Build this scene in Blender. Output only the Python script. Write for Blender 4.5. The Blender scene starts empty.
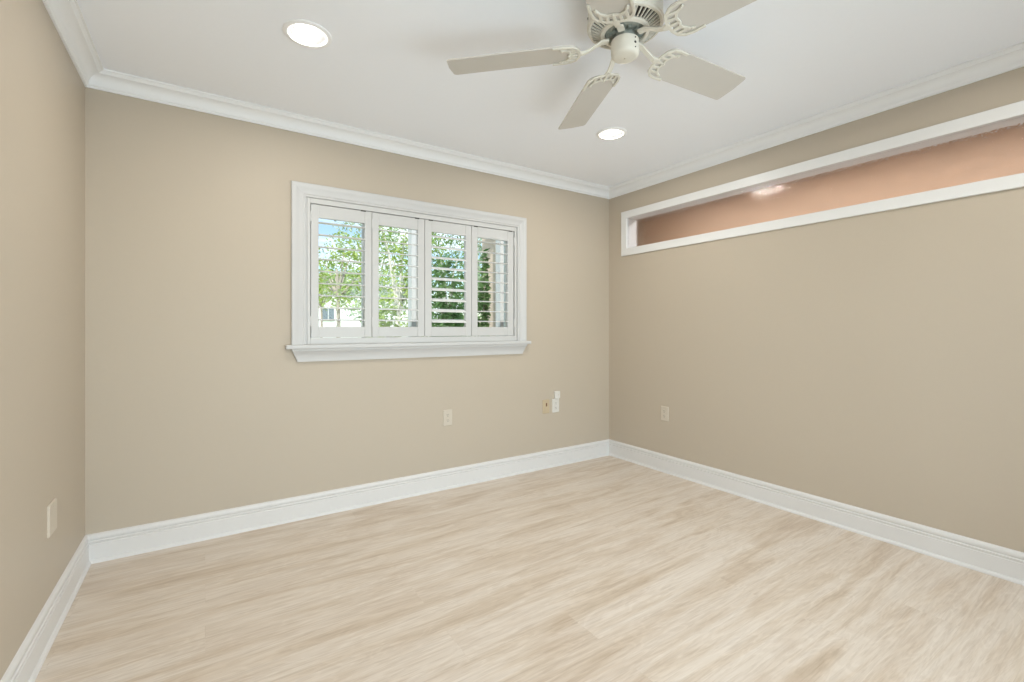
import bpy, bmesh, math, random
from math import sin, cos, pi, radians
from mathutils import Vector, Matrix

S = bpy.context.scene
COL = S.collection

# ------------------------------------------------------------------ camera
H = 1.155                      # eye height
FPX, YAW, CYPX = 463.75, 0.58435, 328.56
cam_d = bpy.data.cameras.new('camera')
cam_d.sensor_width = 36.0
cam_d.lens = FPX / 1024 * 36.0
cam_d.shift_y = -(341 - CYPX) / 1024
cam_d.clip_start = 0.02
cam = bpy.data.objects.new('camera', cam_d)
cam.location = (0, 0, H)
cam.rotation_euler = (pi / 2, 0, -YAW)
COL.objects.link(cam)
S.camera = cam

# ------------------------------------------------------------------ view, world, sun, added fills
S.view_settings.view_transform = 'Standard'
S.view_settings.look = 'None'
S.view_settings.gamma = 1.0
S.view_settings.use_curve_mapping = False
S.view_settings.exposure = 0.04

W = bpy.data.worlds.new('sky')
S.world = W
W.use_nodes = True
nt = W.node_tree
nt.nodes.clear()
wo = nt.nodes.new('ShaderNodeOutputWorld')
bg = nt.nodes.new('ShaderNodeBackground')
sk = nt.nodes.new('ShaderNodeTexSky')
sk.sky_type = 'NISHITA'
sk.sun_disc = False
sk.sun_elevation = radians(48)
sk.sun_rotation = radians(200)
sk.air_density = 1.0
sk.dust_density = 0.4
sk.ozone_density = 1.5
tc = nt.nodes.new('ShaderNodeTexCoord')
mp = nt.nodes.new('ShaderNodeMapping')
mp.inputs['Scale'].default_value = (1, 1, 3.0)
nz = nt.nodes.new('ShaderNodeTexNoise')
nz.inputs['Scale'].default_value = 5.0
nz.inputs['Detail'].default_value = 7
cr = nt.nodes.new('ShaderNodeValToRGB')
cr.color_ramp.elements[0].position = 0.47
cr.color_ramp.elements[0].color = (0, 0, 0, 1)
cr.color_ramp.elements[1].position = 0.60
cr.color_ramp.elements[1].color = (1, 1, 1, 1)
mx = nt.nodes.new('ShaderNodeMix')
mx.data_type = 'RGBA'
mx.inputs[7].default_value = (7.5, 8.0, 8.6, 1)
nt.links.new(tc.outputs['Generated'], mp.inputs['Vector'])
nt.links.new(mp.outputs[0], nz.inputs['Vector'])
nt.links.new(nz.outputs[0], cr.inputs[0])
nt.links.new(cr.outputs[0], mx.inputs[0])
nt.links.new(sk.outputs[0], mx.inputs[6])
nt.links.new(mx.outputs[2], bg.inputs['Color'])
bg.inputs['Strength'].default_value = 0.2
nt.links.new(bg.outputs[0], wo.inputs[0])


def add_light(name, kind, energy, loc, rot, color=(1, 1, 1), **kw):
    d = bpy.data.lights.new(name, kind)
    d.energy = energy
    d.color = color
    for k, v in kw.items():
        setattr(d, k, v)
    o = bpy.data.objects.new(name, d)
    o.location = loc
    o.rotation_euler = rot
    COL.objects.link(o)
    return o


add_light('sun', 'SUN', 5.2, (0, -5, 12), (radians(42), 0, radians(-28)), (1.0, 0.96, 0.9), angle=0.01)

# added area lamp standing in for daylight at the unseen rear door
DAY_FILL = 46.0
CEIL_FILL = 26.0
DOWN = 8.2
add_light('daylight_fill', 'AREA', DAY_FILL, (1.35, -0.84, 1.10), (radians(90), 0, 0), (0.82, 0.92, 1.0),
          shape='RECTANGLE', size=2.7, size_y=1.9)
# second added fill outside that door, tilted up to brighten the ceiling
add_light('ceiling_fill', 'AREA', CEIL_FILL, (0.75, -0.98, 0.30), (radians(112), 0, 0), (0.86, 0.94, 1.0),
          shape='RECTANGLE', size=1.6, size_y=0.5)
add_light('passage_fill', 'AREA', 25.0, (3.62, 1.5, 2.41), (0, 0, 0), (0.96, 0.97, 1.0),
          shape='RECTANGLE', size=0.3, size_y=3.2)  # added fill that brightens the passage, no visible fixture

# ------------------------------------------------------------------ materials
def new_mat(name):
    m = bpy.data.materials.new(name)
    m.use_nodes = True
    n = m.node_tree
    b = n.nodes['Principled BSDF']
    return m, n, b


def simple(name, col, rough=0.5, metal=0.0, var=0.03, bump=0.0, bscale=60.0, spec=0.5, emit=None, estr=0):
    m, n, b = new_mat(name)
    tcn = n.nodes.new('ShaderNodeTexCoord')
    no = n.nodes.new('ShaderNodeTexNoise')
    no.inputs['Scale'].default_value = bscale
    no.inputs['Detail'].default_value = 4
    n.links.new(tcn.outputs['Object'], no.inputs['Vector'])
    mix = n.nodes.new('ShaderNodeMix')
    mix.data_type = 'RGBA'
    mix.inputs[6].default_value = (*[c * (1 - var) for c in col], 1)
    mix.inputs[7].default_value = (*[min(1, c * (1 + var)) for c in col], 1)
    n.links.new(no.outputs[0], mix.inputs[0])
    n.links.new(mix.outputs[2], b.inputs['Base Color'])
    b.inputs['Roughness'].default_value = rough
    b.inputs['Metallic'].default_value = metal
    b.inputs['Specular IOR Level'].default_value = spec
    if bump:
        bp = n.nodes.new('ShaderNodeBump')
        bp.inputs['Strength'].default_value = bump
        bp.inputs['Distance'].default_value = 0.002
        n.links.new(no.outputs[0], bp.inputs['Height'])
        n.links.new(bp.outputs[0], b.inputs['Normal'])
    if emit:
        b.inputs['Emission Color'].default_value = (*emit, 1)
        b.inputs['Emission Strength'].default_value = estr
    return m


M = {}
M['wall'] = simple('beige wall paint', (0.512, 0.445, 0.360), 0.5, var=0.012, bump=0.08, bscale=90, spec=0.35)
M['ceil'] = simple('ceiling paint', (0.90, 0.92, 0.96), 0.8, var=0.008, bump=0.12, bscale=50, spec=0.2)
M['crown'] = simple('white crown paint', (0.85, 0.855, 0.86), 0.5, var=0.01, bscale=20)
M['trim'] = simple('white transom trim paint', (0.78, 0.78, 0.775), 0.38, var=0.01, bscale=20)
M['baseb'] = simple('white baseboard paint', (0.72, 0.71, 0.70), 0.36, var=0.01, bscale=20)
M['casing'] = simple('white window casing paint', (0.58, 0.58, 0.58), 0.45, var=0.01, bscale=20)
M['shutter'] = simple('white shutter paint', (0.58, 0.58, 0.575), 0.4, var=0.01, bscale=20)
M['louver'] = simple('skylit louver white', (0.85, 0.85, 0.85), 0.4, var=0.01)  # whiter than the shutter panels: skylight on the slats put into the colour
M['vinyl'] = simple('white window vinyl', (0.85, 0.87, 0.88), 0.4, var=0.01)
M['fan'] = simple('cream fan enamel', (0.66, 0.63, 0.55), 0.4, var=0.02, bscale=30)
M['blade'] = simple('cream fan blade', (0.56, 0.53, 0.485), 0.45, var=0.02, bscale=12)
M['motor'] = simple('grey motor metal', (0.30, 0.33, 0.30), 0.4, metal=0.6, var=0.3, bscale=80)
M['dark'] = simple('dark slot', (0.045, 0.04, 0.035), 0.7)
M['plate'] = simple('ivory outlet plastic', (0.60, 0.54, 0.455), 0.4)
M['plate_w'] = simple('white outlet plastic', (0.70, 0.68, 0.64), 0.35)
M['almond'] = simple('almond jack plastic', (0.54, 0.44, 0.30), 0.4)
M['lighttrim'] = simple('white downlight ring', (0.88, 0.88, 0.88), 0.35)
M['lens'] = simple('downlight lens', (0.9, 0.9, 0.9), 0.4, emit=(1.0, 0.99, 0.98), estr=1.3)
M['terra'] = simple('terracotta plaster', (0.60, 0.40, 0.27), 0.8, var=0.34, bump=0.6, bscale=30)
M['porch'] = simple('white porch paint', (0.60, 0.61, 0.62), 0.6, var=0.01)
M['stucco'] = simple('pinkish stucco', (0.72, 0.58, 0.49), 0.85, var=0.12, bump=0.8, bscale=25)
M['housew'] = simple('white house siding', (0.82, 0.83, 0.84), 0.7, var=0.04, bscale=3)
M['roof'] = simple('grey shingles', (0.50, 0.50, 0.52), 0.9, var=0.2, bscale=14)
M['gwin'] = simple('grey window glass', (0.16, 0.2, 0.24), 0.2)
M['bark'] = simple('pale bark', (0.42, 0.36, 0.30), 0.9, var=0.35, bump=0.8, bscale=12)
M['barkw'] = simple('whitish bark', (0.68, 0.65, 0.60), 0.9, var=0.2, bump=0.8, bscale=12)
M['lawn'] = simple('lawn', (0.25, 0.33, 0.12), 0.95, var=0.3, bscale=4)
M['pave'] = simple('pale paving', (0.62, 0.60, 0.56), 0.9, var=0.08, bscale=3)


def leaf_mat(name, c1, c2):
    m, n, b = new_mat(name)
    tcn = n.nodes.new('ShaderNodeTexCoord')
    no = n.nodes.new('ShaderNodeTexNoise')
    no.inputs['Scale'].default_value = 1.6
    no.inputs['Detail'].default_value = 8
    rp = n.nodes.new('ShaderNodeValToRGB')
    rp.color_ramp.elements[0].position = 0.35
    rp.color_ramp.elements[1].position = 0.65
    rp.color_ramp.elements[0].color = (*c1, 1)
    rp.color_ramp.elements[1].color = (*c2, 1)
    n.links.new(tcn.outputs['Object'], no.inputs['Vector'])
    n.links.new(no.outputs[0], rp.inputs[0])
    n.links.new(rp.outputs[0], b.inputs['Base Color'])
    b.inputs['Roughness'].default_value = 0.5
    tr = n.nodes.new('ShaderNodeBsdfTranslucent')
    n.links.new(rp.outputs[0], tr.inputs[0])
    ms = n.nodes.new('ShaderNodeMixShader')
    ms.inputs[0].default_value = 0.4
    n.links.new(b.outputs[0], ms.inputs[1])
    n.links.new(tr.outputs[0], ms.inputs[2])
    n.links.new(ms.outputs[0], n.nodes['Material Output'].inputs[0])
    return m


M['leaf_a'] = leaf_mat('leaf yellow green', (0.20, 0.34, 0.05), (0.52, 0.62, 0.18))
M['leaf_b'] = leaf_mat('leaf mid green', (0.06, 0.16, 0.03), (0.34, 0.48, 0.14))
M['leaf_c'] = leaf_mat('leaf grey green', (0.20, 0.30, 0.17), (0.58, 0.68, 0.48))
M['leaf_d'] = leaf_mat('leaf deep green', (0.06, 0.16, 0.05), (0.20, 0.34, 0.12))

# clear pane: transparent with a fresnel reflection
m, n, b = new_mat('clear pane')
n.nodes.remove(b)
tr = n.nodes.new('ShaderNodeBsdfTransparent')
tr.inputs[0].default_value = (0.95, 0.97, 0.96, 1)
gl = n.nodes.new('ShaderNodeBsdfGlossy')
gl.inputs['Roughness'].default_value = 0.02
fr = n.nodes.new('ShaderNodeFresnel')
fr.inputs[0].default_value = 1.3
ms = n.nodes.new('ShaderNodeMixShader')
n.links.new(fr.outputs[0], ms.inputs[0])
n.links.new(tr.outputs[0], ms.inputs[1])
n.links.new(gl.outputs[0], ms.inputs[2])
n.links.new(ms.outputs[0], n.nodes['Material Output'].inputs[0])
M['glass'] = m

# rain-textured transom glass
m, n, b = new_mat('rain glass')
b.inputs['Base Color'].default_value = (0.97, 0.97, 0.96, 1)
b.inputs['Transmission Weight'].default_value = 1.0
b.inputs['Roughness'].default_value = 0.035
b.inputs['IOR'].default_value = 1.45
tcn = n.nodes.new('ShaderNodeTexCoord')
mpn = n.nodes.new('ShaderNodeMapping')
mpn.inputs['Scale'].default_value = (1, 1, 0.55)
no = n.nodes.new('ShaderNodeTexNoise')
no.inputs['Scale'].default_value = 120
no.inputs['Detail'].default_value = 2
bp = n.nodes.new('ShaderNodeBump')
bp.inputs['Strength'].default_value = 0.65
bp.inputs['Distance'].default_value = 0.0016
n.links.new(tcn.outputs['Object'], mpn.inputs[0])
n.links.new(mpn.outputs[0], no.inputs['Vector'])
n.links.new(no.outputs[0], bp.inputs['Height'])
n.links.new(bp.outputs[0], b.inputs['Normal'])
M['rain'] = m

# floor planks, running along the window wall
m, n, b = new_mat('pale oak planks')
L = n.links.new
tcn = n.nodes.new('ShaderNodeTexCoord')
br = n.nodes.new('ShaderNodeTexBrick')
br.offset = 0.37
br.inputs['Color1'].default_value = (0, 0, 0, 1)
br.inputs['Color2'].default_value = (1, 1, 1, 1)
br.inputs['Mortar'].default_value = (0.5, 0.5, 0.5, 1)
br.inputs['Scale'].default_value = 1.0
br.inputs['Mortar Size'].default_value = 0.0009
br.inputs['Mortar Smooth'].default_value = 0.0
br.inputs['Brick Width'].default_value = 1.22
br.inputs['Row Height'].default_value = 0.18
L(tcn.outputs['Object'], br.inputs['Vector'])
# per-plank offset of the grain
sc = n.nodes.new('ShaderNodeVectorMath')
sc.operation = 'SCALE'
sc.inputs['Scale'].default_value = 13.0
L(br.outputs['Color'], sc.inputs[0])
ad = n.nodes.new('ShaderNodeVectorMath')
ad.operation = 'ADD'
L(tcn.outputs['Object'], ad.inputs[0])
L(sc.outputs[0], ad.inputs[1])


def nz_node(scale3, sc_, detail, dist=0.0, rough=0.5, src=None):
    mp_ = n.nodes.new('ShaderNodeMapping')
    mp_.inputs['Scale'].default_value = scale3
    L((src or ad).outputs[0] if src is None else src, mp_.inputs[0])
    q = n.nodes.new('ShaderNodeTexNoise')
    q.inputs['Scale'].default_value = sc_
    q.inputs['Detail'].default_value = detail
    q.inputs['Distortion'].default_value = dist
    q.inputs['Roughness'].default_value = rough
    L(mp_.outputs[0], q.inputs['Vector'])
    return q


def ramp(src, stops):
    r = n.nodes.new('ShaderNodeValToRGB')
    e = r.color_ramp.elements
    e[0].position, e[0].color = stops[0][0], (*stops[0][1], 1)
    e[1].position, e[1].color = stops[-1][0], (*stops[-1][1], 1)
    for p, c in stops[1:-1]:
        x = e.new(p)
        x.color = (*c, 1)
    L(src, r.inputs[0])
    return r


def mixc(fac, a, b_, mode='MIX'):
    q = n.nodes.new('ShaderNodeMix')
    q.data_type = 'RGBA'
    q.blend_type = mode
    if isinstance(fac, float):
        q.inputs[0].default_value = fac
    else:
        L(fac, q.inputs[0])
    L(a, q.inputs[6])
    L(b_, q.inputs[7])
    return q.outputs[2]


streak = nz_node((0.85, 8.0, 1), 1.3, 9, 0.9, 0.62, src=tcn.outputs['Object'])
blotch = nz_node((1.1, 4.0, 1), 1.2, 6, 0.8, 0.6)
fine = nz_node((2.0, 36.0, 1), 3.0, 6, 0.5, 0.65)
cath = nz_node((0.8, 5.0, 1), 1.4, 2, 2.2, 0.5)
r1 = ramp(streak.outputs[0], [(0.28, (0.56, 0.455, 0.35)), (0.42, (0.675, 0.58, 0.48)), (0.52, (0.735, 0.655, 0.57)), (0.70, (0.775, 0.71, 0.64))])
r5 = ramp(blotch.outputs[0], [(0.34, (0.91, 0.88, 0.85)), (0.52, (1.0, 1.0, 1.0))])
wv = n.nodes.new('ShaderNodeMath')
wv.operation = 'MULTIPLY'
wv.inputs[1].default_value = 60.0
L(cath.outputs[0], wv.inputs[0])
sn = n.nodes.new('ShaderNodeMath')
sn.operation = 'SINE'
L(wv.outputs[0], sn.inputs[0])
r2 = ramp(sn.outputs[0], [(0.0, (0.955, 0.948, 0.94)), (0.8, (1.0, 1.0, 1.0))])
r3 = ramp(fine.outputs[0], [(0.34, (0.86, 0.835, 0.81)), (0.54, (1.0, 1.0, 1.0))])
r4 = ramp(br.outputs['Color'], [(0.0, (0.985, 0.98, 0.975)), (1.0, (1.0, 1.0, 1.0))])
c = mixc(1.0, r1.outputs[0], r2.outputs[0], 'MULTIPLY')
c = mixc(1.0, c, r5.outputs[0], 'MULTIPLY')
c = mixc(1.0, c, r3.outputs[0], 'MULTIPLY')
c = mixc(1.0, c, r4.outputs[0], 'MULTIPLY')
seam = n.nodes.new('ShaderNodeRGB')
seam.outputs[0].default_value = (0.50, 0.42, 0.33, 1)
sf = n.nodes.new('ShaderNodeMath')
sf.operation = 'MULTIPLY'
sf.inputs[1].default_value = 0.12
L(br.outputs['Fac'], sf.inputs[0])
c = mixc(sf.outputs[0], c, seam.outputs[0])
L(c, b.inputs['Base Color'])
b.inputs['Roughness'].default_value = 0.42
b.inputs['Specular IOR Level'].default_value = 0.4
bp = n.nodes.new('ShaderNodeBump')
bp.inputs['Strength'].default_value = 0.08
bp.inputs['Distance'].default_value = 0.001
L(fine.outputs[0], bp.inputs['Height'])
L(bp.outputs[0], b.inputs['Normal'])
M['floor'] = m

# ------------------------------------------------------------------ mesh helpers
class MB:
    def __init__(self):
        self.bm = bmesh.new()

    def poly(self, pts):
        vs = [self.bm.verts.new(p) for p in pts]
        self.bm.faces.new(vs)

    def box(self, x0, y0, z0, x1, y1, z1, mat=None):
        c = [(x0, y0, z0), (x1, y0, z0), (x1, y1, z0), (x0, y1, z0), (x0, y0, z1), (x1, y0, z1), (x1, y1, z1), (x0, y1, z1)]
        v = [self.bm.verts.new(mat @ Vector(p) if mat else p) for p in c]
        for f in ((0, 3, 2, 1), (4, 5, 6, 7), (0, 1, 5, 4), (1, 2, 6, 5), (2, 3, 7, 6), (3, 0, 4, 7)):
            self.bm.faces.new([v[i] for i in f])
        return self

    def loft(self, rings, cap=True, closed=True):
        R = [[self.bm.verts.new(p) for p in r] for r in rings]
        k = len(R[0])
        for a, b_ in zip(R[:-1], R[1:]):
            for i in range(k if closed else k - 1):
                j = (i + 1) % k
                self.bm.faces.new((a[i], a[j], b_[j], b_[i]))
        if cap:
            self.bm.faces.new(R[0][::-1])
            self.bm.faces.new(R[-1])
        return self

    def lathe(self, prof, seg=48, mat=None, cap=False):
        rings = []
        for r, z in prof:
            ring = [Vector((r * cos(2 * pi * i / seg), r * sin(2 * pi * i / seg), z)) for i in range(seg)]
            rings.append([mat @ p for p in ring] if mat else ring)
        return self.loft(rings, cap=cap)

    def prism(self, outline, z0, z1, mat=None):
        a = [Vector((x, y, z0)) for x, y in outline]
        b_ = [Vector((x, y, z1)) for x, y in outline]
        if mat:
            a = [mat @ p for p in a]
            b_ = [mat @ p for p in b_]
        return self.loft([a, b_])

    def tube(self, pts, rad, seg=8):
        pts = [Vector(p) for p in pts]
        rs = rad if isinstance(rad, (list, tuple)) else [rad] * len(pts)
        rings = []
        for i, p in enumerate(pts):
            d = (pts[min(i + 1, len(pts) - 1)] - pts[max(i - 1, 0)]).normalized()
            u = d.orthogonal().normalized() if abs(d.z) > .95 or True else d
            if abs(d.z) < 0.95:
                u = d.cross(Vector((0, 0, 1))).normalized()
            else:
                u = d.cross(Vector((1, 0, 0))).normalized()
            w = d.cross(u)
            rings.append([p + rs[i] * (u * cos(2 * pi * k / seg) + w * sin(2 * pi * k / seg)) for k in range(seg)])
        return self.loft(rings)

    def build(self, name, mat, parent=None, smooth=False, bevel=0.0, seg=2, kind=None):
        bmesh.ops.recalc_face_normals(self.bm, faces=self.bm.faces)
        me = bpy.data.meshes.new(name)
        self.bm.to_mesh(me)
        self.bm.free()
        me.materials.append(mat)
        if smooth:
            me.shade_smooth()
            try:
                me.set_sharp_from_angle(angle=radians(35))
            except Exception:
                pass
        o = bpy.data.objects.new(name, me)
        COL.objects.link(o)
        if parent:
            o.parent = parent
        if bevel:
            b_ = o.modifiers.new('bevel', 'BEVEL')
            b_.width = bevel
            b_.segments = seg
            b_.limit_method = 'ANGLE'
            b_.angle_limit = radians(40)
        if kind:
            o['kind'] = kind
        return o


def thing(name, label, cat, loc=(0, 0, 0), rot=(0, 0, 0), group=None):
    o = bpy.data.objects.new(name, None)
    o.empty_display_size = 0.05
    COL.objects.link(o)
    o.location = loc
    o.rotation_euler = rot
    o['label'] = label
    o['category'] = cat
    if group:
        o['group'] = group
    return o


# ------------------------------------------------------------------ room dimensions
XL, XR, YB, YF = -0.4927, 3.0929, 3.06, -0.58
ZC = 2.422
T = 0.15
HX, HY = 4.185, 3.654            # passage beyond the transom
ZT = 2.60

# floor (room) and passage floor
MB().box(XL - T, YF - T, -0.1, XR + 0.12, YB + T, 0).build('floor', M['floor'], kind='structure')
MB().box(XR + 0.12, YF - T, -0.1, HX + T, HY + T, 0).build('floor_passage', M['floor'], kind='structure')

# ceiling with round cut-outs for the downlights
LIGHTS = [(0.368, 2.150), (2.200, 2.155), (0.361, 0.33), (2.200, 0.33)]
bm = bmesh.new()
edges = []


def loop(pts):
    vs = [bm.verts.new((x, y, ZC)) for x, y in pts]
    for i in range(len(vs)):
        edges.append(bm.edges.new((vs[i], vs[(i + 1) % len(vs)])))


loop([(XL - T, YF - T), (XR + 0.12, YF - T), (XR + 0.12, YB + T), (XL - T, YB + T)])
for lx, ly in LIGHTS:
    loop([(lx + 0.078 * cos(2 * pi * i / 40), ly + 0.078 * sin(2 * pi * i / 40)) for i in range(40)])
bmesh.ops.triangle_fill(bm, use_beauty=True, use_dissolve=False, edges=edges)
ext = bmesh.ops.extrude_face_region(bm, geom=list(bm.faces))
for g in ext['geom']:
    if isinstance(g, bmesh.types.BMVert):
        g.co.z = ZC + 0.07
cm = MB()
cm.bm.free()
cm.bm = bm
cm.build('ceiling', M['ceil'], kind='structure')
MB().box(XR + 0.12, YF - T, ZC, HX + T, HY + T, ZC + 0.07).build('ceiling_passage', M['ceil'], kind='structure')
MB().box(XL - T - .02, YF - T - .02, ZC + 0.12, HX + T + .02, YB + T + .02, ZT + 0.05).build('ceiling_deck', M['roof'], kind='structure')

# walls -----------------------------------------------------------
WX0, WX1, WZ0, WZ1 = 0.512, 2.070, 1.045, 1.960      # window rough opening
MB().box(XL - T, YB, 0, WX0, YB + T, ZT).box(WX1, YB, 0, XR + 0.12, YB + T, ZT) \
    .box(WX0, YB, 0, WX1, YB + T, WZ0).box(WX0, YB, WZ1, WX1, YB + T, ZT).build('wall_back', M['wall'], kind='structure')
MB().box(XL - T, YF - T, 0, XL, YB, ZT).build('wall_left', M['wall'], kind='structure')
TY0, TY1, TZ0, TZ1 = -0.30, 2.845, H + 0.690, H + 0.980   # transom rough opening
MB().box(XR, YF, 0, XR + 0.12, YB, TZ0).box(XR, YF, TZ1, XR + 0.12, YB, ZT) \
    .box(XR, YF, TZ0, XR + 0.12, TY0, TZ1).box(XR, TY1, TZ0, XR + 0.12, YB, TZ1).build('wall_right', M['wall'], kind='structure')
DX0, DX1, DZ = -0.10, 2.80, 2.13
MB().box(XL, YF - T, 0, DX0, YF, ZT).box(DX1, YF - T, 0, XR + 0.12, YF, ZT) \
    .box(DX0, YF - T, DZ, DX1, YF, ZT).build('wall_front', M['wall'], kind='structure')
# passage shell
MB().box(HX, YF - T, 0, HX + T, HY + T, ZT).build('wall_terracotta', M['terra'], kind='structure')
MB().box(XR + 0.12, HY, 0, HX, HY + T, ZT).build('wall_passage_end', M['wall'], kind='structure')
MB().box(XR + 0.12, YF - T, 0, HX, YF, ZT).build('wall_passage_front', M['wall'], kind='structure')
# outer wing wall seen through the last shutter
MB().box(3.0, YB + T, -0.3, XR + 0.12, 5.24, 3.0).box(XR + 0.12, 5.04, -0.3, 5.6, 5.24, 3.0).build('wall_wing', M['stucco'], kind='structure')
MB().box(3.0 - .02, HY + T, ZC + .09, 5.9, 5.24 + .02, 3.1).build('ceiling_wing', M['roof'], kind='structure')


# mouldings swept along a wall with mitred inner corners
def sweep(prof, p0, p1, nrm, m0=1, m1=1):
    """prof: list of (distance from wall, height). nrm = direction into the room."""
    p0, p1, nrm = Vector(p0), Vector(p1), Vector(nrm)
    d = (p1 - p0).normalized()
    a = [p0 + nrm * o + Vector((0, 0, z)) + d * (o * m0) for o, z in prof]
    b_ = [p1 + nrm * o + Vector((0, 0, z)) - d * (o * m1) for o, z in prof]
    mb = MB()
    mb.loft([a, b_])
    return mb


base_prof = [(0, 0), (0.017, 0), (0.017, 0.006), (0.0155, 0.090), (0.0125, 0.0930), (0.0145, 0.0965), (0.0145, 0.1045),
             (0.0090, 0.1080), (0.0115, 0.112), (0.0125, 0.126), (0.009, 0.134), (0.004, 0.139), (0, 0.140)]
shoe = [(0, 0), (0.026, 0), (0.0255, 0.005), (0.0235, 0.011), (0.0195, 0.015), (0.017, 0.016), (0.017, 0.0)]
base_prof = [(0, 0), (0.027, 0.0), (0.0268, 0.005), (0.0245, 0.011), (0.0205, 0.0155), (0.0165, 0.017)] + base_prof[3:]
cr_prof = [(0, ZC - 0.080), (0.008, ZC - 0.080), (0.009, ZC - 0.072), (0.013, ZC - 0.069)]
for i in range(9):
    t = i / 8 * pi / 2
    # ogee: cove then bead
    cr_prof.append((0.015 + 0.046 * (1 - cos(t)), ZC - 0.066 + 0.046 * sin(t)))
cr_prof += [(0.063, ZC - 0.016), (0.070, ZC - 0.012), (0.072, ZC - 0.008), (0.080, ZC - 0.008), (0.080, ZC), (0, ZC)]

CORN = {'back': ((XL, YB), (XR, YB), (0, -1)), 'left': ((XL, YF), (XL, YB), (1, 0)),
        'right': ((XR, YF), (XR, YB), (-1, 0)), 'front': ((XL, YF), (XR, YF), (0, 1))}
for i, (side, (a, b_, nn)) in enumerate(CORN.items()):
    sweep(cr_prof, (*a, 0), (*b_, 0), (*nn, 0)).build('trim_%d' % (i + 1), M['crown'], smooth=True, kind='structure')
    if side == 'front':
        sweep(base_prof, (XL, YF, 0), (DX0 - .07, YF, 0), (0, 1, 0), 1, 0).build('baseboard_front', M['baseb'], smooth=True, kind='structure')
    else:
        sweep(base_prof, (*a, 0), (*b_, 0), (*nn, 0)).build('baseboard_' + side, M['baseb'], smooth=True, kind='structure')


# ------------------------------------------------------------------ window
def frame_sweep(prof, x0, z0, x1, z1, place, sides=('l', 't', 'r', 'b')):
    """picture-frame moulding. prof: (offset outward from inner edge, protrusion). place maps (x, z, protrusion) to a point."""
    mb = MB()
    cs = {'bl': (x0, z0, -1, -1), 'tl': (x0, z1, -1, 1), 'tr': (x1, z1, 1, 1), 'br': (x1, z0, 1, -1)}
    for s in sides:
        a, b_ = {'l': ('bl', 'tl'), 't': ('tl', 'tr'), 'r': ('tr', 'br'), 'b': ('br', 'bl')}[s]
        rings = []
        for key in (a, b_):
            x, z, sx, sz = cs[key]
            fx = fz = 1
            if key[0] == 'b' and 'b' not in sides:
                fz = 0
            rings.append([place(x + sx * o * fx, z + sz * o * fz, p) for o, p in prof])
        mb.loft(rings)
    return mb


def pb(x, z, p):      # on the window wall
    return Vector((x, YB - p, z))


win = bpy.data.objects.new('window_1', None)
COL.objects.link(win)
win['kind'] = 'structure'
case = [(0, 0), (0, 0.008), (0.004, 0.012), (0.012, 0.012), (0.016, 0.016), (0.050, 0.017), (0.056, 0.021), (0.066, 0.023), (0.078, 0.023), (0.082, 0.019), (0.082, 0)]
ZS = H - 0.098
frame_sweep(case, WX0, ZS, WX1, H + 0.804, pb, ('l', 't', 'r')).build('window_casing', M['casing'], win, smooth=True)
MB().box(0.397, YB - 0.045, ZS - 0.026, 2.183, YB + 0.03, ZS).build('window_sill', M['casing'], win, bevel=0.006, seg=3)
# apron with mitred returns
mb = MB()
ap = [(0.0, 0.028), (0.020, 0.028), (0.020, 0.022), (0.017, 0.016), (0.013, 0.0), (0, 0)]
zt, zb = ZS - 0.026, ZS - 0.104
rings = [[], []]
for (zz, pr, dx) in ((zt, 0.034, 0.0), (zt - 0.012, 0.033, 0.004), (zt - 0.020, 0.026, 0.009), (zb + 0.018, 0.016, 0.027), (zb + 0.008, 0.016, 0.031), (zb, 0.014, 0.034)):
    rings[0].append((zz, pr, dx))
ra = [pb(0.430 + dx, zz, pr) for zz, pr, dx in rings[0]] + [pb(0.430 + dx, zz, 0) for zz, pr, dx in rings[0][::-1]]
rb = [pb(2.150 - dx, zz, pr) for zz, pr, dx in rings[0]] + [pb(2.150 - dx, zz, 0) for zz, pr, dx in rings[0][::-1]]
mb.loft([ra, rb])
mb.build('window_apron', M['casing'], win, smooth=True)
# lining of the opening
mb = MB()
mb.box(WX0, YB + .002, ZS, WX0 + 0.008, YB + T + .01, WZ1).box(WX1 - 0.008, YB + .002, ZS, WX1, YB + T + .01, WZ1)
mb.box(WX0 + .008, YB + .002, WZ1 - 0.008, WX1 - .008, YB + T + .01, WZ1).box(WX0 + .008, YB + .031, WZ0, WX1 - .008, YB + T + .03, WZ0 + 0.010)
mb.build('window_lining', M['casing'], win)
# shutter mounting frame
SX0, SX1, SZ0, SZ1 = 0.541, 2.044, H - 0.056, H + 0.770
mb = MB()
mb.box(WX0 + .008, YB - 0.004, ZS, SX0 - .003, YB + 0.035, H + 0.803)
mb.box(SX1 + .003, YB - 0.004, ZS, WX1 - .008, YB + 0.035, H + 0.803)
mb.box(SX0 - .003, YB - 0.004, SZ1 + .0018, SX1 + .003, YB + 0.035, H + 0.803)
mb.box(SX0 - .003, YB - 0.004, ZS, SX1 + .003, YB + 0.035, SZ0 - .0018)
mb.build('window_frame', M['shutter'], win, bevel=0.002)
# vinyl window behind the shutters
wy0, wy1 = YB + 0.085, YB + 0.125
mb = MB()
mb.box(WX0 + .008, wy0, WZ0 + .01, WX0 + .045, wy1, WZ1 - .008).box(WX1 - .045, wy0, WZ0 + .01, WX1 - .008, wy1, WZ1 - .008)
mb.box(WX0 + .045, wy0, WZ0 + .01, WX1 - .045, wy1, WZ0 + .05).box(WX0 + .045, wy0, WZ1 - .045, WX1 - .045, wy1, WZ1 - .008)
mb.build('window_sash', M['vinyl'], win, bevel=0.002)


def px_x(u, y):
    k = (u - 512) / FPX
    return y * (sin(YAW) + cos(YAW) * k) / (cos(YAW) - sin(YAW) * k)


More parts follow.
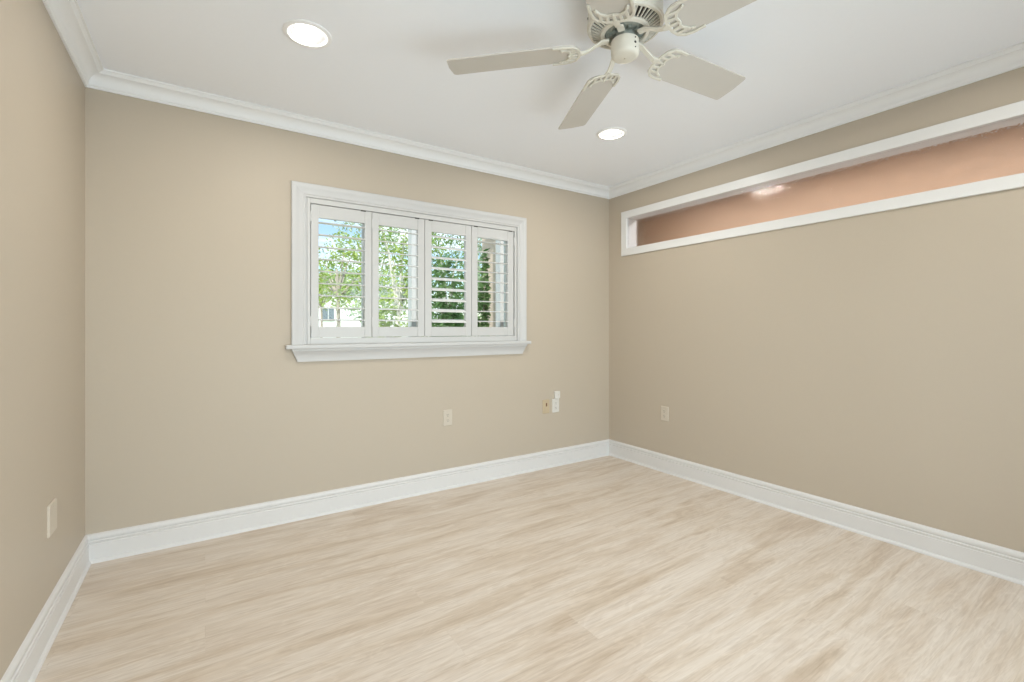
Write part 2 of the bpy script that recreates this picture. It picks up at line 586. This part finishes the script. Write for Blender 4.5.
for (ua, ub) in ((362.8, 365.2),):
    MB().box(px_x(ua, wy0), wy0 + .004, WZ0 + .05, px_x(ub, wy0), wy1 - .004, WZ1 - .045).build('window_mullion', M['vinyl'], win, bevel=0.001)
MB().box(WX0 + .045, wy0 + .018, WZ0 + .05, WX1 - .045, wy0 + .022, WZ1 - .045).build('window_pane', M['glass'], win)


# ------------------------------------------------------------------ shutters
def louver_ring(w, t, ang, x):
    r = []
    for i in range(14):
        a = 2 * pi * i / 14
        yy, zz = w / 2 * cos(a), t / 2 * sin(a)
        r.append((x, yy * cos(ang) - zz * sin(ang), yy * sin(ang) + zz * cos(ang)))
    return r


LV = [H + 0.6605 - i * 0.0757 for i in range(9)]


def shutter(xa, xb, opa, opb, tilt, label, catches, hinge_side):
    t = thing('plantation_shutter', label, 'window shutter', ((xa + xb) / 2, YB + 0.018, SZ0), group='plantation shutter panels in the window')
    xm = (xa + xb) / 2
    z0, z1 = 0.0, SZ1 - SZ0
    o0, o1 = H + 0.012 - SZ0, H + 0.690 - SZ0
    th = 0.0135
    for (x0, x1) in ((xa + .0015, opa), (opb, xb - .0015)):
        MB().box(x0 - xm, -th, z0, x1 - xm, th, z1).build('stile', M['shutter'], t, bevel=0.0025)
    MB().box(opa - xm, -th + .001, o1, opb - xm, th - .001, z1 - .001).build('top_rail', M['shutter'], t, bevel=0.0015)
    MB().box(opa - xm, -th + .001, z0 + .001, opb - xm, th - .001, o0).build('bottom_rail', M['shutter'], t, bevel=0.0015)
    for z in LV:
        mb = MB()
        mb.loft([louver_ring(0.060, 0.0085, tilt, opa - xm + .001), louver_ring(0.060, 0.0085, tilt, opb - xm - .001)])
        o = mb.build('louver', M['louver'], t, smooth=True)
        o.location.z = z - SZ0
    for cx in catches:
        o = MB().box(cx - xm - .016, -0.0175, z1 - .0045, cx - xm + .016, -0.0136, z1 + 0.0012).build('magnet_catch', M['dark'], t)
        o['label'] = 'dark metal catch at the top rail'
    for hs in hinge_side:
        hx = (xa if hs < 0 else xb) - xm
        for hz in (0.07, z1 - 0.11):
            mb = MB()
            mb.lathe([(0.0, 0), (0.004, 0), (0.004, 0.062), (0.0, 0.062)], 12)
            o = mb.build('hinge', M['shutter'], t, smooth=True)
            o.location = (hx, -0.0175, hz)
    return t


shutter(SX0, .918, .588, .871, radians(1), 'leftmost white louvered shutter panel with blue sky at its top', [.862], (-1,))
shutter(.918, 1.290, .964, 1.238, radians(9), 'white louvered shutter panel second from the left, yellow-green tree behind', [1.232], (-1,))
shutter(1.290, 1.665, 1.343, 1.614, radians(23), 'white louvered shutter panel third from the left with broad bright tilted slats', [1.335], (1,))
shutter(1.665, SX1, 1.716, 1.986, radians(2), 'rightmost white louvered shutter panel with a pinkish wall behind it', [1.70, 2.01], (1,))

# ------------------------------------------------------------------ transom
tr_ = bpy.data.objects.new('window_2', None)
COL.objects.link(tr_)
tr_['kind'] = 'structure'


def prt(y, z, p):
    return Vector((XR - p, y, z))


tcase = [(0, 0), (0, 0.013), (0.002, 0.015), (0.056, 0.015), (0.058, 0.013), (0.058, 0)]
iy0, iy1, iz0, iz1 = -0.28, 2.838, H + 0.703, H + 0.968
frame_sweep([(0, 0), (0, 0.013), (0.002, 0.015), (0.060, 0.015), (0.062, 0.013), (0.062, 0)], iy0, iz0, iy1, iz1, prt).build('window_casing', M['trim'], tr_)
mb = MB()
mb.box(XR, iy0, TZ0, XR + .12, iy1, iz0).box(XR, iy0, iz1, XR + .12, iy1, TZ1)
mb.box(XR, TY0, TZ0, XR + .12, iy0, TZ1).box(XR, iy1, TZ0, XR + .12, TY1, TZ1)
mb.build('window_lining', M['trim'], tr_)
mb = MB()      # the pane leans back very slightly in its rebate
mb.loft([[(XR + .010, y, iz0), (XR + .015, y, iz0), (XR + .0205, y, iz1), (XR + .0155, y, iz1)] for y in (iy0, iy1)])
mb.build('window_pane', M['rain'], tr_)

# unseen glazed door behind the photographer, added as a daylight source
dr = bpy.data.objects.new('added_door_1', None)
COL.objects.link(dr)
dr['kind'] = 'structure'
mb = MB()
mb.box(DX0, YF - 0.09, 0, DX0 + .05, YF - .04, DZ).box(DX1 - .05, YF - 0.09, 0, DX1, YF - .04, DZ)
mb.box(DX0 + .05, YF - 0.09, DZ - .05, DX1 - .05, YF - .04, DZ).box(DX0 + .05, YF - 0.09, 0, DX1 - .05, YF - .04, .05)
mb.box((DX0 + DX1) / 2 - .03, YF - .09, .05, (DX0 + DX1) / 2 + .03, YF - .04, DZ - .05)
mb.build('added_door_frame', M['vinyl'], dr)
MB().box(DX0 + .05, YF - .068, .05, DX1 - .05, YF - .062, DZ - .05).build('added_door_pane', M['glass'], dr)
frame_sweep([(0, 0), (0, .015), (.07, .015), (.07, 0)], DX0, 0, DX1, DZ, lambda x, z, p: Vector((x, YF + p, z)), ('l', 't', 'r')).build('added_door_casing', M['trim'], dr)

# ------------------------------------------------------------------ downlights
def downlight(x, y, label):
    t = thing('recessed_downlight', label, 'ceiling light', (x, y, ZC), group='recessed ceiling downlights')
    mb = MB()
    mb.lathe([(0.0975, 0.0), (0.0975, -0.003), (0.094, -0.006), (0.080, -0.0075), (0.0745, -0.005), (0.072, 0.002), (0.0735, 0.002), (0.076, 0.0)], 56)
    r = mb.build('trim_ring', M['lighttrim'], t, smooth=True)
    mb = MB()
    mb.lathe([(0.0735, -0.001), (0.061, 0.020), (0.058, 0.024), (0.048, 0.025), (0.048, 0.034), (0.0775, 0.034), (0.0775, 0.0), (0.0745, -0.001)], 56)
    mb.build('baffle', M['lighttrim'], t, smooth=True)
    mb = MB()
    mb.lathe([(0.048, 0.033), (0.048, 0.010), (0.045, 0.006), (0.030, 0.004), (0.001, 0.003)], 48, cap=True)
    mb.build('lens', M['lens'], t, smooth=True)
    add_light('downlight_lamp', 'AREA', DOWN, (x, y, ZC + 0.001), (0, 0, 0), (1.0, 0.95, 0.86), shape='DISK', size=0.078)
    return t


downlight(*LIGHTS[0], 'lit round recessed downlight in the ceiling above the window, left of the fan')
downlight(*LIGHTS[1], 'small lit round recessed downlight beyond the fan, nearer the far right corner')
downlight(*LIGHTS[2], 'lit recessed downlight in the ceiling above the photographer, beside the left wall')
downlight(*LIGHTS[3], 'lit recessed downlight in the ceiling near the transom window, behind the fan')

# ------------------------------------------------------------------ ceiling fan
FX, FY = 1.331, 1.234
FZ = H + 1.066
fan = thing('ceiling_fan', 'cream five-blade ceiling fan with slotted motor housing mounted close to the ceiling', 'ceiling fan', (FX, FY, ZC))
zr = lambda z: z - ZC
mb = MB()
mb.lathe([(0.001, 0), (0.085, 0), (0.085, -0.012), (0.108, -0.018), (0.128, -0.030), (0.137, -0.045), (0.139, -0.060), (0.139, -0.108),
          (0.1425, -0.111), (0.1425, -0.117), (0.139, -0.120)], 64)
mb.build('motor_housing', M['fan'], fan, smooth=True)
# slotted lower ring: outer lip, ribs with real gaps between them, inner lip
mb = MB()
zo, zi = -0.120, -0.140
mb.lathe([(0.139, zo), (0.137, zo - .006), (0.129, zo - .008), (0.127, zo - .003), (0.134, zo + .004)], 64)
mb.lathe([(0.092, zi - .001), (0.090, zi - .008), (0.078, zi - .011), (0.074, zi - .004), (0.078, zi + .006), (0.092, zi + .004)], 64)
N = 46
for i in range(N):
    a = 2 * pi * i / N
    R = Matrix.Rotation(a, 4, 'Z')
    w0, w1 = 0.0015, 0.0024
    ring0 = [R @ Vector((0.089, -w0, zi - .005)), R @ Vector((0.089, w0, zi - .005)), R @ Vector((0.089, w0, zi + .002)), R @ Vector((0.089, -w0, zi + .002))]
    ring1 = [R @ Vector((0.131, -w1, zo - .006)), R @ Vector((0.131, w1, zo - .006)), R @ Vector((0.131, w1, zo + .001)), R @ Vector((0.131, -w1, zo + .001))]
    mb.loft([ring0, ring1])
mb.build('vent_grille', M['fan'], fan, smooth=True)
mb = MB()
mb.lathe([(0.134, zo + .012), (0.075, zi + .018), (0.001, zi + .018)], 48)
o = mb.build('motor_core', M['dark'], fan)
# flywheel and windings
mb = MB()
mb.lathe([(0.072, zi + .014), (0.072, zi - .006), (0.066, zi - .010), (0.040, zi - .012), (0.036, zi - .030), (0.001, zi - .030)], 40)
for i in range(12):
    a = 2 * pi * i / 12
    R = Matrix.Rotation(a, 4, 'Z')
    mb.box(0.046, -0.006, zi - .020, 0.064, 0.006, zi - .008, R)
mb.build('flywheel', M['motor'], fan, smooth=True)
# switch cup
cz = zr(H + 1.029)
mb = MB()
mb.lathe([(0.001, cz + .066), (0.046, cz + .066), (0.0515, cz + .062), (0.0525, cz + .018), (0.051, cz + .009), (0.046, cz + .003), (0.036, cz), (0.001, cz - .001)], 40)
cup = mb.build('switch_housing', M['fan'], fan, smooth=True)
am = -YAW + pi / 2 + pi     # side of the cup with the reversing switch
a_s = am + radians(32)
for (nm, dz, rr) in (('reverse_switch', 0.034, 0.0042), ('screw', 0.052, 0.0024), ('screw', 0.016, 0.0022)):
    mb = MB()
    mb.lathe([(rr, 0), (rr, 0.0025), (rr * .6, 0.0035), (0.0001, 0.0035)], 10,
             Matrix.Translation((0.0518 * cos(a_s), 0.0518 * sin(a_s), cz + dz)) @ Matrix.Rotation(a_s, 4, 'Z') @ Matrix.Rotation(pi / 2, 4, 'Y'))
    mb.build(nm, M['dark'], cup)
mb = MB()
mb.lathe([(0.0001, -.003), (0.003, -.003), (0.003, 0), (0.0001, 0)], 10, Matrix.Translation((0, 0, cz - .001)))
mb.build('centre_screw', M['plate'], cup)
# housing screws
for k in range(3):
    mb = MB()
    a2 = am + radians(28) + k * 2 * pi / 3
    mb.lathe([(0.0045, 0), (0.0045, 0.002), (0.0001, 0.003)], 10,
             Matrix.Translation((0.139 * cos(a2), 0.139 * sin(a2), -0.085)) @ Matrix.Rotation(a2, 4, 'Z') @ Matrix.Rotation(pi / 2, 4, 'Y'))
    mb.build('housing_screw', M['dark'], fan)

PH = radians(140.4)
PITCH = -0.192
TX, TY_ = -0.027, 0.052
tilt = Matrix.Rotation(-TY_, 4, 'X') @ Matrix.Rotation(TX, 4, 'Y')


def blade_outline():
    r0, r1, w = 0.180, 0.666, 0.075
    pts = []
    # root end (rounded), then along +y side to the tip and back
    for i in range(9):
        a = pi + pi / 2 * i / 8
        pts.append((r0 + 0.040 + 0.040 * cos(a), -w + 0.040 + 0.040 * sin(a)))
    for i in range(6):
        a = -pi / 2 + pi / 2 * i / 5
        pts.append((r1 - 0.014 + 0.014 * cos(a), -w + 0.014 + 0.014 * sin(a)))
    pts.append((r1 + 0.005, 0))
    for i in range(6):
        a = 0 + pi / 2 * i / 5
        pts.append((r1 - 0.014 + 0.014 * cos(a), w - 0.014 + 0.014 * sin(a)))
    for i in range(9):
        a = pi / 2 + pi / 2 * i / 8
        pts.append((r0 + 0.040 + 0.040 * cos(a), w - 0.040 + 0.040 * sin(a)))
    return pts


def arc_strip(mb, cx, cy, r_in, r_out, a0, a1, z0, z1, n_=14):
    for i in range(n_):
        t0, t1 = a0 + (a1 - a0) * i / n_, a0 + (a1 - a0) * (i + 1) / n_
        o = [(cx + r_in * cos(t0), cy + r_in * sin(t0)), (cx + r_out * cos(t0), cy + r_out * sin(t0)),
             (cx + r_out * cos(t1), cy + r_out * sin(t1)), (cx + r_in * cos(t1), cy + r_in * sin(t1))]
        mb.prism(o, z0, z1)


for i in range(5):
    a = PH - i * radians(72) + radians([0, -1.2, 1.2, 0, 0][i])      # the irons are bent a little unevenly
    base = Matrix.Translation((0, 0, zr(FZ))) @ tilt @ Matrix.Rotation(a, 4, 'Z') @ Matrix.Rotation(PITCH, 4, 'X')
    mb = MB()
    mb.prism([(0.2 + (x - 0.2) * [1.025, 0.975, 1, 1, 1][i], y) for x, y in blade_outline()], 0.0, 0.006)
    bl = mb.build('fan_blade', M['blade'], fan, bevel=0.0015)
    bl.matrix_local = base
    # blade iron: stem, crescent hugging the blade root, three short ribs that leave openings
    mb = MB()
    # crescent: outer rim under the blade root
    D = -0.027
    rim = [(0.300, 0.071), (0.262, 0.073), (0.232, 0.068), (0.211, 0.052), (0.201, 0.027), (0.199, 0.0), (0.201, -0.027), (0.211, -0.052), (0.232, -0.068), (0.262, -0.073), (0.300, -0.071)]
    inner = [(0.272, 0.056), (0.248, 0.044), (0.234, 0.022), (0.238, 0.0), (0.234, -0.022), (0.248, -0.044), (0.272, -0.056)]
    spokes = [((0.180, 0), (0.240, 0)), ((0.214, 0.047), (0.250, 0.044)), ((0.214, -0.047), (0.250, -0.044)), ((0.203, 0.025), (0.236, 0.022)), ((0.203, -0.025), (0.236, -0.022))]
    segs = [(p, q, 0.0055, 0.0) for p, q in zip(rim[:-1], rim[1:])] + [(p, q, 0.0050, 0.0004) for p, q in zip(inner[:-1], inner[1:])] + [(p, q, 0.0055, 0.0002) for p, q in spokes]
    for p, q, hw, dz in segs:
        p, q = Vector((p[0] + D, p[1], 0)), Vector((q[0] + D, q[1], 0))
        d = (q - p).normalized()
        nn = Vector((-d.y, d.x, 0)) * hw
        d = d * 0.002
        mb.prism([(v.x, v.y) for v in (p - nn - d, q - nn + d, q + nn + d, p + nn - d)], -0.0065 - dz, -0.0005)
    ir = mb.build('blade_bracket', M['fan'], fan, bevel=0.0015)
    ir.matrix_local = base
    # stem rising to the flywheel
    mb = MB()
    up = zr(H + 1.100) - zr(FZ)
    path = [(0.058, up), (0.085, up - .001), (0.105, up * 0.66), (0.130, up * 0.22), (0.152, 0.0), (0.178, -0.003)]
    rings = []
    for (rx, z) in path:
        wdt = 0.0125 if rx < 0.1 else (0.0100 if rx < 0.16 else 0.016)
        k = max(0.0, (rx - 0.09) / 0.12)
        pz = PITCH * min(1, k)
        rings.append([(rx, wdt * sy * cos(pz) - 0, z + sz * 0.0045 + wdt * sy * sin(pz)) for sy, sz in ((-1, -1), (1, -1), (1, 1), (-1, 1))])
    mb.loft(rings)
    st = mb.build('bracket_stem', M['fan'], ir, smooth=True, bevel=0.002)
    st.matrix_local = Matrix.Rotation(-PITCH, 4, 'X')
    # rosette where the scroll meets the stem
    for sy in (-1, 0, 1):
        mb = MB()
        mb.lathe([(0.0001, -0.0105), (0.0035, -0.010), (0.005, -0.006)], 12, Matrix.Translation((0.213 if sy == 0 else 0.238, sy * 0.052, 0)))
        mb.build('blade_screw', M['fan'], bl)

# ------------------------------------------------------------------ wall plates
def rounded(w, h, r, n_=4):
    pts = []
    for (sx, sy, a0) in ((1, 1, 0), (-1, 1, pi / 2), (-1, -1, pi), (1, -1, 3 * pi / 2)):
        for i in range(n_ + 1):
            a = a0 + pi / 2 * i / n_
            pts.append((sx * (w / 2 - r) + r * cos(a), sy * (h / 2 - r) + r * sin(a)))
    return pts


# local frame: x along the wall, y up (prism plane), z out of the wall
def facing(x, y, z, normal_ang):
    """normal_ang: direction the plate faces, radians about z"""
    return Matrix.Translation((x, y, z)) @ Matrix.Rotation(normal_ang + pi / 2, 4, 'Z') @ Matrix.Rotation(pi / 2, 4, 'X')


def plate(name, label, cat, mtx, mat, w=0.072, h=0.116, t=0.006):
    o = thing(name, label, cat)
    o.matrix_world = mtx
    mb = MB()
    mb.prism(rounded(w, h, 0.004), 0.0, t * 0.5)
    mb.loft([[(x, y, t * .5) for x, y in rounded(w, h, 0.004)], [(x, y, t) for x, y in rounded(w - .006, h - .006, 0.004)]])
    mb.build('cover_plate', mat, o, smooth=False)
    return o


def outlet(label, mtx, mat):
    o = plate('wall_outlet', label, 'electrical outlet', mtx, mat)
    for sy in (-1, 1):
        mb = MB()
        pts = []
        for i in range(24):
            a = 2 * pi * i / 24
            pts.append((0.0172 * cos(a), max(-0.0135, min(0.0135, 0.0172 * sin(a))) + sy * 0.0195))
        mb.prism(pts, 0.006, 0.0085)
        rc = mb.build('receptacle', mat, o)
        for sx, hh in ((-1, 0.0085), (1, 0.0070)):
            MB().box(sx * 0.0064 - .0011, sy * .0195 + .0035 - hh / 2, 0.0085, sx * 0.0064 + .0011, sy * .0195 + .0035 + hh / 2, 0.0088).build('slot', M['dark'], rc)
        mb = MB()
        mb.lathe([(0.0001, 0.0088), (0.0026, 0.0088), (0.0026, 0.0085)], 12, Matrix.Translation((0, sy * .0195 - .0075, 0)))
        mb.build('ground_hole', M['dark'], rc)
    mb = MB()
    mb.lathe([(0.0001, 0.0078), (0.0025, 0.0074), (0.003, 0.006)], 12)
    mb.build('screw', mat, o)
    return o


back = -pi / 2
outlet('ivory duplex outlet low on the window wall, standing alone below the window', facing(1.463, YB, H - 0.645, back), M['plate'])
jk = plate('phone_jack_plate', 'tan yellow jack plate with a dark socket, left neighbour of the white outlet', 'wall jack', facing(2.362, YB, H - 0.648, back), M['almond'], 0.070, 0.114)
mb = MB()
mb.box(-0.009, -0.002, 0.006, 0.009, 0.026, 0.008)
sk_ = mb.build('socket', M['almond'], jk)
o = MB().box(-0.006, 0.002, 0.008, 0.006, 0.030, 0.0086).build('socket_opening', simple('brown socket', (0.16, 0.07, 0.03), 0.6), sk_)
outlet('white duplex outlet right of the tan jack plate, under a small white box', facing(2.464, YB, H - 0.648, back), M['plate_w'])
nb = thing('junction_box', 'small white square surface box mounted just above the white outlet', 'wall box')
nb.matrix_world = facing(2.470, YB, H - 0.557, back)
mb = MB()
mb.prism(rounded(0.055, 0.060, 0.006), 0.0, 0.022)
mb.build('box_body', M['plate_w'], nb, bevel=0.003)
mb = MB()
mb.lathe([(0.0001, 0.0235), (0.004, 0.0235), (0.005, 0.022)], 14, Matrix.Translation((0.006, 0, 0)))
mb.build('button', M['plate'], nb)
outlet('ivory duplex outlet low on the right wall near the room corner', facing(XR, 2.440, H - 0.686, pi), M['plate'])
bp_ = plate('blank_wall_plate', 'blank off-white cover plate low on the left wall', 'wall plate', facing(XL, 2.456, H - 0.725, 0), M['plate'], 0.108, 0.120, 0.007)
for sy in (-1, 1):
    mb = MB()
    mb.lathe([(0.0001, 0.0085), (0.0025, 0.0082), (0.003, 0.007)], 12, Matrix.Translation((0, sy * .042, 0)))
    mb.build('screw', M['plate'], bp_)

# ------------------------------------------------------------------ outside
MB().box(-40, YB + T, -0.45, 60, 60, -0.35).build('ground', M['lawn'], kind='structure')
MB().box(-14, 16, -0.35, 6, 23, -0.34).build('ground_paving', M['pave'], kind='structure')
MB().box(0.2, YB + T, -0.35, 2.9, 6.4, -0.33).build('ground_patio', M['pave'], kind='structure')
random.seed(7)


def at(u, y):
    return px_x(u, y)


def tree(name, label, cat, x, y, zb, height, crown_r, crown_h, crown_z, n_leaf, leaf, lm, bark, trunk_r=0.12, group=None, lean=0.0, clumps=9):
    t = thing(name, label, cat, (x, y, zb), group=group)
    mb = MB()
    path = [(0, 0, 0)]
    for k in range(1, 5):
        path.append((lean * k / 4 + random.uniform(-.08, .08) * trunk_r * 6, random.uniform(-.08, .08) * trunk_r * 6, crown_z * k / 4))
    if crown_z > .15:
        mb.tube(path, [trunk_r * (1 - .12 * k) for k in range(5)], 9)
    tips = []
    for c_ in range(clumps):
        a = random.uniform(0, 2 * pi)
        rr = crown_r * math.sqrt(random.random()) * 0.8
        hz = crown_z + crown_h * random.uniform(-.42, .45)
        sh = math.sqrt(max(0.15, 1 - ((hz - crown_z) / (crown_h * .6)) ** 2))
        p = Vector((lean + rr * sh * cos(a), rr * sh * sin(a), max(0.12, hz)))
        tips.append(p)
        s = Vector(path[3]) if crown_z > .15 else Vector((0, 0, 0))
        mid = (s + p) / 2 + Vector((0, 0, .1 * crown_h))
        mb.tube([s, mid, p], [trunk_r * .4, trunk_r * .25, trunk_r * .08], 6)
    mb.build('trunk', bark, t, smooth=True)
    mb = MB()
    for k in range(n_leaf):
        p = random.choice(tips)
        cr_ = crown_r * 0.42
        while True:
            q = Vector((random.uniform(-1, 1), random.uniform(-1, 1), random.uniform(-1, 1)))
            if q.length < 1:
                break
        q = q.normalized() * (q.length ** .5)
        c_ = p + Vector((q.x * cr_, q.y * cr_, q.z * crown_h * 0.2))
        if c_.z < .03:
            c_.z = .03 + random.random() * .1
        u_ = Vector((random.uniform(-1, 1), random.uniform(-1, 1), random.uniform(-.7, .7))).normalized()
        v_ = u_.orthogonal().normalized()
        v_ = (Matrix.Rotation(random.uniform(0, 2 * pi), 3, u_) @ v_)
        s = leaf * random.uniform(.6, 1.25)
        mb.poly([c_ - u_ * s, c_ - u_ * s * .1 + v_ * s * .38, c_ + u_ * s, c_ - u_ * s * .1 - v_ * s * .38])
    mb.build('foliage', lm, t)
    return t


G = 'trees outside the window'
tree('leafy_tree', 'thin yellow-green tree beyond the window, behind the leftmost shutter panel', 'tree', at(338, 13), 13, -.35, 5, 1.35, 2.0, 3.1, 2300, .065, M['leaf_a'], M['bark'], .07, group=G, clumps=14)
tree('leafy_tree', 'small low yellow-green tree in front of the white house, behind the leftmost shutter panel', 'tree', at(322, 17), 17, -.35, 3, 1.3, 0.9, 3.0, 1300, .075, M['leaf_a'], M['bark'], .05, group=G, clumps=12)
tree('leafy_tree', 'tall grey-green tree far behind the second shutter panel', 'tree', at(376, 20), 20, -.35, 6, 2.0, 5.0, 4.2, 2600, .10, M['leaf_c'], M['barkw'], group=G, clumps=14)
tree('leafy_tree', 'bright green tree with pale trunk close behind the second shutter panel', 'tree', at(394, 8), 8, -.35, 5, 0.62, 3.2, 2.2, 1700, .05, M['leaf_a'], M['barkw'], .07, group=G, lean=.1, clumps=12)
tree('leafy_tree', 'green bushy tree behind the third shutter panel', 'tree', at(446, 11.3), 11.3, -.35, 5, 0.85, 3.6, 2.3, 3800, .055, M['leaf_b'], M['barkw'], .09, group=G, clumps=14)
tree('leafy_tree', 'grey-green loose tree far behind the third and fourth shutter panels', 'tree', at(474, 16), 16, -.35, 6, 1.6, 4.6, 3.4, 2500, .085, M['leaf_c'], M['barkw'], group=G, clumps=12)
tree('garden_shrub', 'dark green upright shrub beside the pinkish wing wall', 'shrub', at(481, 4.85), 4.85, -.35, 2, .135, 1.9, 1.25, 1500, .045, M['leaf_d'], M['bark'], .03, clumps=14)
tree('garden_shrub', 'low green shrub outside, behind the foot of the second shutter panel', 'shrub', at(388, 6), 6, -.35, 1, .40, 1.2, 1.45, 900, .05, M['leaf_a'], M['bark'], .03)

tree('leafy_tree', 'dark green leafy tree with short crown, low behind the third shutter panel', 'tree', at(447, 7.0), 7.0, -.35, 2, .40, 1.7, 1.75, 2600, .05, M['leaf_d'], M['bark'], .04, group=G, clumps=16)
# white porch posts close outside
pg = thing('porch_frame', 'white porch posts under a beam on the terrace just outside the window', 'porch', (0, 4.4, -.33))
for ua, ub in ((409.8, 418.2), (498, 508.5)):
    xa, xb = at(ua, 4.4), at(ub, 4.4)
    mb = MB()
    mb.box(xa, -.05, 0, xb, .05, 3.3).box(xa - .015, -.065, 0, xb + .015, .065, .16)
    mb.box(xa + (xb - xa) * .38, -.056, .2, xa + (xb - xa) * .46, -.0501, 3.2)
    mb.build('post', M['porch'], pg)
MB().box(1.2, -.07, 3.3, 2.95, .07, 3.5).build('beam', M['porch'], pg)

# neighbour's white house
hs = thing('neighbour_house', 'white single-storey house with grey hipped roof seen behind the leftmost shutter panel', 'house', (at(300, 27), 27, -.35))
mb = MB()
mb.box(-9, 0, 0, 7, 7, 3.9)
mb.build('house_wall', M['housew'], hs)
mb = MB()
mb.loft([[(-9.5, -.5, 3.9), (7.5, -.5, 3.9), (7.5, 7.5, 3.9), (-9.5, 7.5, 3.9)], [(-6, 3.2, 4.9), (4, 3.2, 4.9), (4, 3.8, 4.9), (-6, 3.8, 4.9)]])
mb.build('house_roof', M['roof'], hs)
for wx in (at(328, 27) - at(300, 27), -5.5):
    mb = MB()
    mb.box(wx - .34, -.06, 1.95, wx + .34, .02, 2.65)
    w_ = mb.build('house_window', M['vinyl'], hs)
    MB().box(wx - .30, -.08, 2.0, wx - .02, -.06, 2.6).build('house_window_pane', M['gwin'], w_)
    MB().box(wx + .02, -.08, 2.0, wx + .30, -.06, 2.6).build('house_window_pane', M['gwin'], w_)
